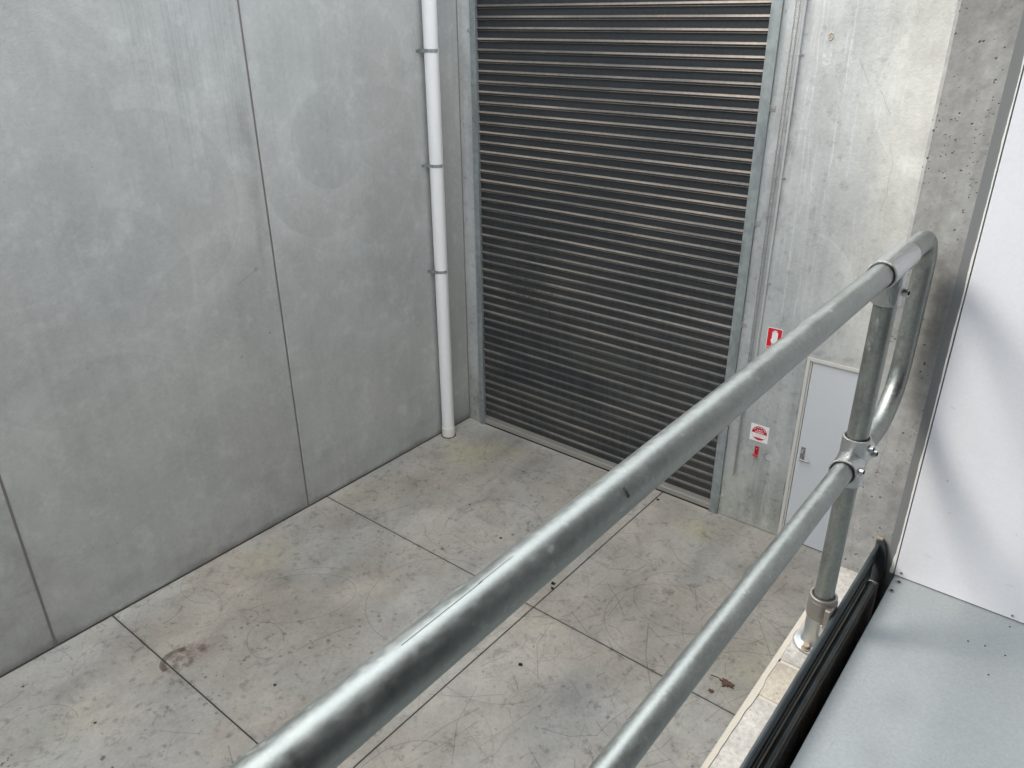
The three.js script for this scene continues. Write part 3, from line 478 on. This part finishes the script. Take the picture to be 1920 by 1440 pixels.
{
  const c = thing('cable', 'short white cable ending above the left door guide', 'cable', 0.198, 4.915, 0.012);
  mesh('sheath', cyl(0.007, 3.5, 10).translate(0, 1.75, 0), M.conduit, c); mesh('cable_end', cyl(0.0085, 0.014, 10).translate(0, 0, 0), M.sealGrey, c);
}
// ---------------------------------------------------------------- signs and bracket
function print(W, H, draw) { const c = document.createElement('canvas'); c.width = W; c.height = H; draw(c.getContext('2d')); const t = new THREE.CanvasTexture(c); t.colorSpace = THREE.SRGBColorSpace; return t; }
function plate(name, label, x0, x1, y0, y1, tex) {
  const s = thing(name, label, 'sign', (x0 + x1) / 2, (y0 + y1) / 2, 0), w = x1 - x0, h = y1 - y0;
  mesh('backing', box(-w / 2, w / 2, -h / 2, h / 2, 0.0003, 0.0022), M.white, s);
  mesh('print', new THREE.PlaneGeometry(w - 0.001, h - 0.001).translate(0, 0, 0.0028), std({ map: tex, roughness: 0.45 }), s);
}
plate('extinguisher_sign', 'red sign with white fire extinguisher symbol on back wall', 3.991, 4.142, 2.086, 2.312, print(384, 576, x => {
  x.fillStyle = '#f4efec'; x.fillRect(0, 0, 384, 576); x.fillStyle = '#dc1f33'; x.fillRect(16, 16, 352, 544);
  x.fillStyle = '#fbfaf5'; x.beginPath(); x.roundRect(128, 66, 150, 352, [62, 62, 14, 14]); x.fill();
  x.fillStyle = '#dc1f33'; x.fillRect(144, 92, 46, 16); x.fillRect(222, 88, 50, 12); x.save(); x.translate(262, 112); x.rotate(0.6); x.fillRect(-6, -6, 32, 10); x.restore();
  x.fillStyle = '#fbfaf5'; x.fillRect(112, 300, 20, 70); x.font = 'bold 52px sans-serif'; x.textAlign = 'center'; x.fillText('FIRE', 192, 478, 160); x.fillText('EXTINGUISHER', 192, 534, 336);
}));
plate('powder_sign', 'small square white sign with red roundel for powder extinguisher', 3.963, 4.158, 1.043, 1.236, print(512, 512, x => {
  x.fillStyle = '#f6f5f1'; x.fillRect(0, 0, 512, 512); const cx = 256, cy = 256, r = 212;
  x.save(); x.beginPath(); x.arc(cx, cy, r, 0, 7); x.clip(); x.fillStyle = '#c01534'; x.fillRect(0, 0, 512, 262); x.fillRect(0, 396, 512, 120); x.restore();
  x.lineWidth = 6; x.strokeStyle = '#c01534'; x.beginPath(); x.arc(cx, cy, r - 2, 0, 7); x.stroke();
  x.fillStyle = '#fbf3f1'; x.textAlign = 'center'; x.font = 'bold 40px sans-serif';
  const T = 'FIRE EXTINGUISHER', a0 = -2.62, a1 = -0.52; [...T].forEach((ch, i) => { const a = a0 + (a1 - a0) * i / (T.length - 1); x.save(); x.translate(cx + Math.cos(a) * 172, cy + Math.sin(a) * 172); x.rotate(a + Math.PI / 2); x.fillText(ch, 0, 8); x.restore(); });
  x.font = 'bold 58px sans-serif'; x.fillText('A:B(E)', cx, 186, 210); x.fillText('POWDER', cx, 244, 290);
  x.fillStyle = '#d0505f'; x.font = '22px sans-serif'; ['FOR WOOD PAPER PLASTICS', 'FLAMMABLE LIQUIDS AND', 'LIVE ELECTRICAL', 'EQUIPMENT'].forEach((s, i) => x.fillText(s, cx, 292 + i * 28, 330));
}));
{
  const b = thing('extinguisher_bracket', 'small empty red wall bracket below the white roundel sign', 'bracket', 4.058, 0.93, 0);
  mesh('plate', box(-0.021, 0.021, -0.045, 0.055, 0.0005, 0.004, null, 0.0015), M.red, b);
  mesh('hook', extrudeZ([[-0.021, -0.045], [0.021, -0.045], [0.021, -0.041], [-0.021, -0.041]], 0.004, 0.05), M.redPale, b);
  mesh('hook_lip', box(-0.021, 0.021, -0.045, -0.02, 0.05, 0.054, null, 0.001), M.redPale, b);
  mesh('screw', cyl(0.006, 0.004, 8).rotateX(Math.PI / 2).translate(0, 0.025, 0.005), M.zinc, b);
}
// ---------------------------------------------------------------- handrail
const XR = 6.131, YT = 4.604, YM = 4.130, ZP = 5.392, YL = 3.556;
{
  const g = thing('handrail', 'galvanised tube handrail with top rail, mid rail and posts', 'handrail', XR, YL, ZP);
  const yt = YT - YL, ym = YM - YL, zb = 5.068 - ZP, zEnd = 4.2, rt = 0.085, rb = 0.15;
  const path = new THREE.CurvePath(), V = (y, z) => new THREE.Vector3(0, y, z), q = (a, b, c) => new THREE.CubicBezierCurve3(a, a.clone().lerp(b, 0.5523), c.clone().lerp(b, 0.5523), c);
  path.add(new THREE.LineCurve3(V(yt, zEnd), V(yt, zb + rt))); path.add(q(V(yt, zb + rt), V(yt, zb), V(yt - rt, zb)));
  path.add(new THREE.LineCurve3(V(yt - rt, zb), V(ym + rb, zb))); path.add(q(V(ym + rb, zb), V(ym, zb), V(ym, zb + rb))); path.add(new THREE.LineCurve3(V(ym, zb + rb), V(ym, zEnd)));
  // sweep ring by ring so that bends are dense and straights are long
  const ts = []; const R0 = 0.02415, N = 40, L = path.getCurveLengths(), tot = L[4]; let prev = 0;
  L.forEach((l, i) => { const n = i % 2 ? 18 : 24; for (let k = i ? 1 : 0; k <= n; k++) ts.push((prev + (l - prev) * k / n) / tot); prev = l; });
  const pos = [], nor = [], uv = [], idx = [];
  ts.forEach(t => { const p = path.getPoint(t), d = path.getTangent(t), nb = new THREE.Vector3(1, 0, 0), nn = new THREE.Vector3().crossVectors(d, nb); for (let j = 0; j <= N; j++) { const a = j / N * 6.28318, n = nb.clone().multiplyScalar(Math.cos(a)).addScaledVector(nn, Math.sin(a)); nor.push(n.x, n.y, n.z); pos.push(p.x + n.x * R0, p.y + n.y * R0, p.z + n.z * R0); uv.push(j / N * 0.152, t * tot); } });
  for (let i = 0; i < ts.length - 1; i++) for (let j = 0; j < N; j++) { const a = i * (N + 1) + j, b = a + N + 1; idx.push(a, a + 1, b, b, a + 1, b + 1); }
  const rg = new THREE.BufferGeometry(); rg.setAttribute('position', new THREE.Float32BufferAttribute(pos, 3)); rg.setAttribute('normal', new THREE.Float32BufferAttribute(nor, 3)); rg.setAttribute('uv', new THREE.Float32BufferAttribute(uv, 2)); rg.setIndex(idx);
  mesh('rail', rg, M.galv, g);
  const sleeve = (r, h, wall = 0.005) => new THREE.LatheGeometry([[r - wall, -h / 2], [r - 0.0015, -h / 2], [r, -h / 2 + 0.0015], [r, h / 2 - 0.0015], [r - 0.0015, h / 2], [r - wall, h / 2], [r - wall, -h / 2]].map(p => new THREE.Vector2(...p)), 40);
  const screw = (x, y, z, p) => mesh('set_screw', [cyl(0.0085, 0.012, 18).rotateZ(Math.PI / 2).translate(x, y, z)], M.cast, p), sock = (x, y, z, p) => mesh('hex_socket', cyl(0.0045, 0.0125, 6).rotateZ(Math.PI / 2).translate(x + 0.0008, y, z), M.rubber, p);
  for (const z of [0, 2.0]) {
    mesh('post', cyl(R0, yt - 0.002, 40).translate(0, yt / 2, z), M.galv, g);
    const t = mesh('tee_fitting', [sleeve(0.0302, 0.19).rotateX(Math.PI / 2).translate(0, yt, z - 0.005), sleeve(0.0302, 0.085).translate(0, yt - 0.042, z)], M.cast, g);
    screw(0.033, yt - 0.055, z - 0.004, t); sock(0.034, yt - 0.055, z - 0.004, t);
    const c = mesh('cross_fitting', [sleeve(0.0318, 0.15).rotateX(Math.PI / 2).translate(0, ym, z), sleeve(0.0318, 0.125).translate(0, ym, z), new THREE.SphereGeometry(0.0345, 32, 20).translate(0, ym, z)], M.cast, g);
    for (const [dy, dz] of [[0.004, 0.052], [0.004, -0.052], [0.04, 0]]) { screw(0.0335, ym + dy, z + dz, c); sock(0.0345, ym + dy, z + dz, c); }
    const f = mesh('base_flange', [new THREE.LatheGeometry([[0, 0.001], [0.0515, 0.001], [0.0535, 0.003], [0.0535, 0.008], [0.051, 0.0105], [0.036, 0.0115], [0.033, 0.018], [0.0315, 0.03], [0.0315, 0.11], [0.029, 0.112], [0.024, 0.112]].map(p => new THREE.Vector2(...p)), 44).translate(0, 0, z)], M.cast, g);
    for (const [a, b] of [[-0.008, 0.042], [0.008, -0.042]]) mesh('anchor_bolt', [cyl(0.0095, 0.009, 6).translate(a, 0.0185, z + b), cyl(0.0125, 0.002, 18).translate(a, 0.0125, z + b)], M.rusty, f);
    // band that carries the toe board
    const b = mesh('toe_clamp', [new THREE.LatheGeometry([[0.0246, 0.102], [0.034, 0.102], [0.0355, 0.106], [0.0355, 0.152], [0.034, 0.158], [0.030, 0.160], [0.0246, 0.160]].map(p => new THREE.Vector2(...p)), 40).translate(0, 0, z), box(0.018, 0.0345, 0.092, 0.152, z - 0.02, z + 0.04, null, 0.004), sleeve(0.0345, 0.012, 0.008).translate(0, 0.162, z)], M.clamp, g);
    mesh('clamp_bolt', [cyl(0.007, 0.016, 6).rotateX(Math.PI / 2).translate(0.024, 0.085, z + 0.046), box(0.014, 0.03, 0.06, 0.098, z + 0.03, z + 0.036, null, 0.002)], M.zinc, b);
  }
  // marker strokes and weld scuffs on the top rail
  mesh('scuff', (() => { const a = 0.95, s = []; for (const [z, l, a0, a1] of [[6.505 - ZP, 0.005, 2.0, 0.5], [6.77 - ZP, 0.10, 3.16, 0.03], [6.70 - ZP, 0.05, 3.20, 0.02]]) { const c = new THREE.CylinderGeometry(R0 + 0.00015, R0 + 0.00015, l, 12, 1, true, a0, a1); c.rotateX(Math.PI / 2).translate(0, yt, z); s.push(c); } return s; })(), std({ color: 0x4a4a48, roughness: 0.8, side: THREE.DoubleSide }), g).userData.kind = 'stuff';
}
// ---------------------------------------------------------------- toe board
{
  const t = thing('toe_board', 'black ribbed steel toe board along the landing edge', 'toe board', 6.168, 3.562, 5.03);
  const s = new THREE.Shape();
  // section looking along the board: x outwards to the landing, y up
  const P = [[0, 0.004], [0, 0.124], [-0.002, 0.127], [-0.001, 0.130], [0.004, 0.1315], [0.008, 0.1295], [0.0085, 0.125], [0.005, 0.121], [0.0035, 0.112], [0.0035, 0.098], [0.0065, 0.094], [0.0065, 0.088], [0.0035, 0.084], [0.0035, 0.070], [0.004, 0.055], [0.004, 0.004]];
  mesh('profile', toCreasedNormals(boxUV(extrude(P, 4.6).translate(0, 0, 0.01)), 0.7), M.blackSteel, t);
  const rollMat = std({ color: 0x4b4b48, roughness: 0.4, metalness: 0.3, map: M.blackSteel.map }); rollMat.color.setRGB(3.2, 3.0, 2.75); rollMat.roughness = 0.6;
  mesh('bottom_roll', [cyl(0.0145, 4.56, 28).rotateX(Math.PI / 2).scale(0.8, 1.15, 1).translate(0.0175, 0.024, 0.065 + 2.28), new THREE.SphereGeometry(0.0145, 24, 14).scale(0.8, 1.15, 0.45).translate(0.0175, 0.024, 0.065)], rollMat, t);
  const tanLine = std({ color: 0x858074, roughness: 0.6, metalness: 0.15 });  // tan-grey colour paints the highlight lines along the toe board ribs
  mesh('rib', cyl(0.002, 4.5, 10).rotateX(Math.PI / 2).translate(0.0265, 0.0335, 0.1 + 2.25), tanLine, t); mesh('rib', cyl(0.0018, 4.5, 10).rotateX(Math.PI / 2).translate(0.0185, 0.0405, 0.1 + 2.25), M.blackSteel, t);
  mesh('rib', cyl(0.0035, 4.5, 10).rotateX(Math.PI / 2).translate(0.008, 0.046, 0.1 + 2.25), tanLine, t); mesh('rib', cyl(0.0025, 4.5, 10).rotateX(Math.PI / 2).translate(0.0055, 0.064, 0.1 + 2.25), M.blackSteel, t);
  mesh('top_lip', box(-0.0015, 0.006, 0.06, 0.1285, 0.0, 0.0348, null, 0.002), M.blackSteel, t);
  const b = new THREE.Shape(); b.moveTo(-0.004, -0.004); b.lineTo(0.034, -0.004); b.lineTo(0.033, 0.05); b.quadraticCurveTo(0.030, 0.11, 0.013, 0.139); b.quadraticCurveTo(0.004, 0.146, -0.004, 0.136);
  mesh('end_bracket', boxUV(extrude(b, 0.009, { bevelEnabled: true, bevelSize: 0.001, bevelThickness: 0.001, bevelSegments: 2 }).translate(0, 0, -0.0125)), std({ color: 0x43474c, roughness: 0.5, metalness: 0.2 }), t);
  mesh('bracket_cap', box(-0.005, 0.012, 0.138, 0.146, -0.012, -0.002, null, 0.002), M.rusty, t);
}
// ---------------------------------------------------------------- litter on the floor
{
  const R = mulberry(601);
  const scrap = (n, r, h) => { const s = new THREE.Shape(); for (let i = 0; i < n; i++) { const a = i / n * 6.283, q = r * (0.45 + 0.55 * R()) * (i % 2 ? 1 : 0.6); s[i ? 'lineTo' : 'moveTo'](Math.cos(a) * q * 1.3, Math.sin(a) * q); } const g = new THREE.ExtrudeGeometry(s, { depth: h, bevelEnabled: true, bevelSize: 0.002, bevelThickness: 0.002, bevelSegments: 1 }); g.rotateX(-Math.PI / 2); const p = g.attributes.position; for (let i = 0; i < p.count; i++) p.setY(i, p.getY(i) + 0.003 + Math.abs(Math.sin(p.getX(i) * 60)) * h); g.computeVertexNormals(); return g; };
  const lf = thing('dry_leaf', 'crumpled brown dry leaf on the floor near the block wall', 'leaf', 4.87, 0, 2.26);
  mesh('blade', scrap(18, 0.062, 0.008), M.leaf, lf); mesh('stalk', new THREE.TubeGeometry(new THREE.CatmullRomCurve3([[-0.02, 0.006, 0], [-0.08, 0.008, -0.02], [-0.15, 0.004, -0.01]].map(p => new THREE.Vector3(...p))), 10, 0.003, 5), M.leaf, lf);
  const l2 = thing('dry_leaf', 'tiny round brown leaf fragment by the floor joint', 'leaf', 4.807, 0, 2.41); mesh('blade', scrap(12, 0.03, 0.003), M.leaf, l2);
  const deb = [[2.982, 2.129, 0.03, 'black crumb of rubber on the floor joint under the top rail'], [3.02, 2.19, 0.016, 'tiny black crumb beside the larger crumb under the top rail'], [3.07, 0.185, 0.022, 'black pebble at the floor joint before the roller door'], [3.384, 3.164, 0.02, 'lone black crumb between the two rails of the handrail']];
  for (const [x, z, r, l] of deb) { const d = thing('rubber_crumb', l, 'debris', x, 0, z); mesh('crumb', scrap(10, r, 0.006), M.rubber, d); }
}
scene.traverse(o => { if (o.isMesh) { o.castShadow = true; o.receiveShadow = true; } });
renderer.render(scene, camera);
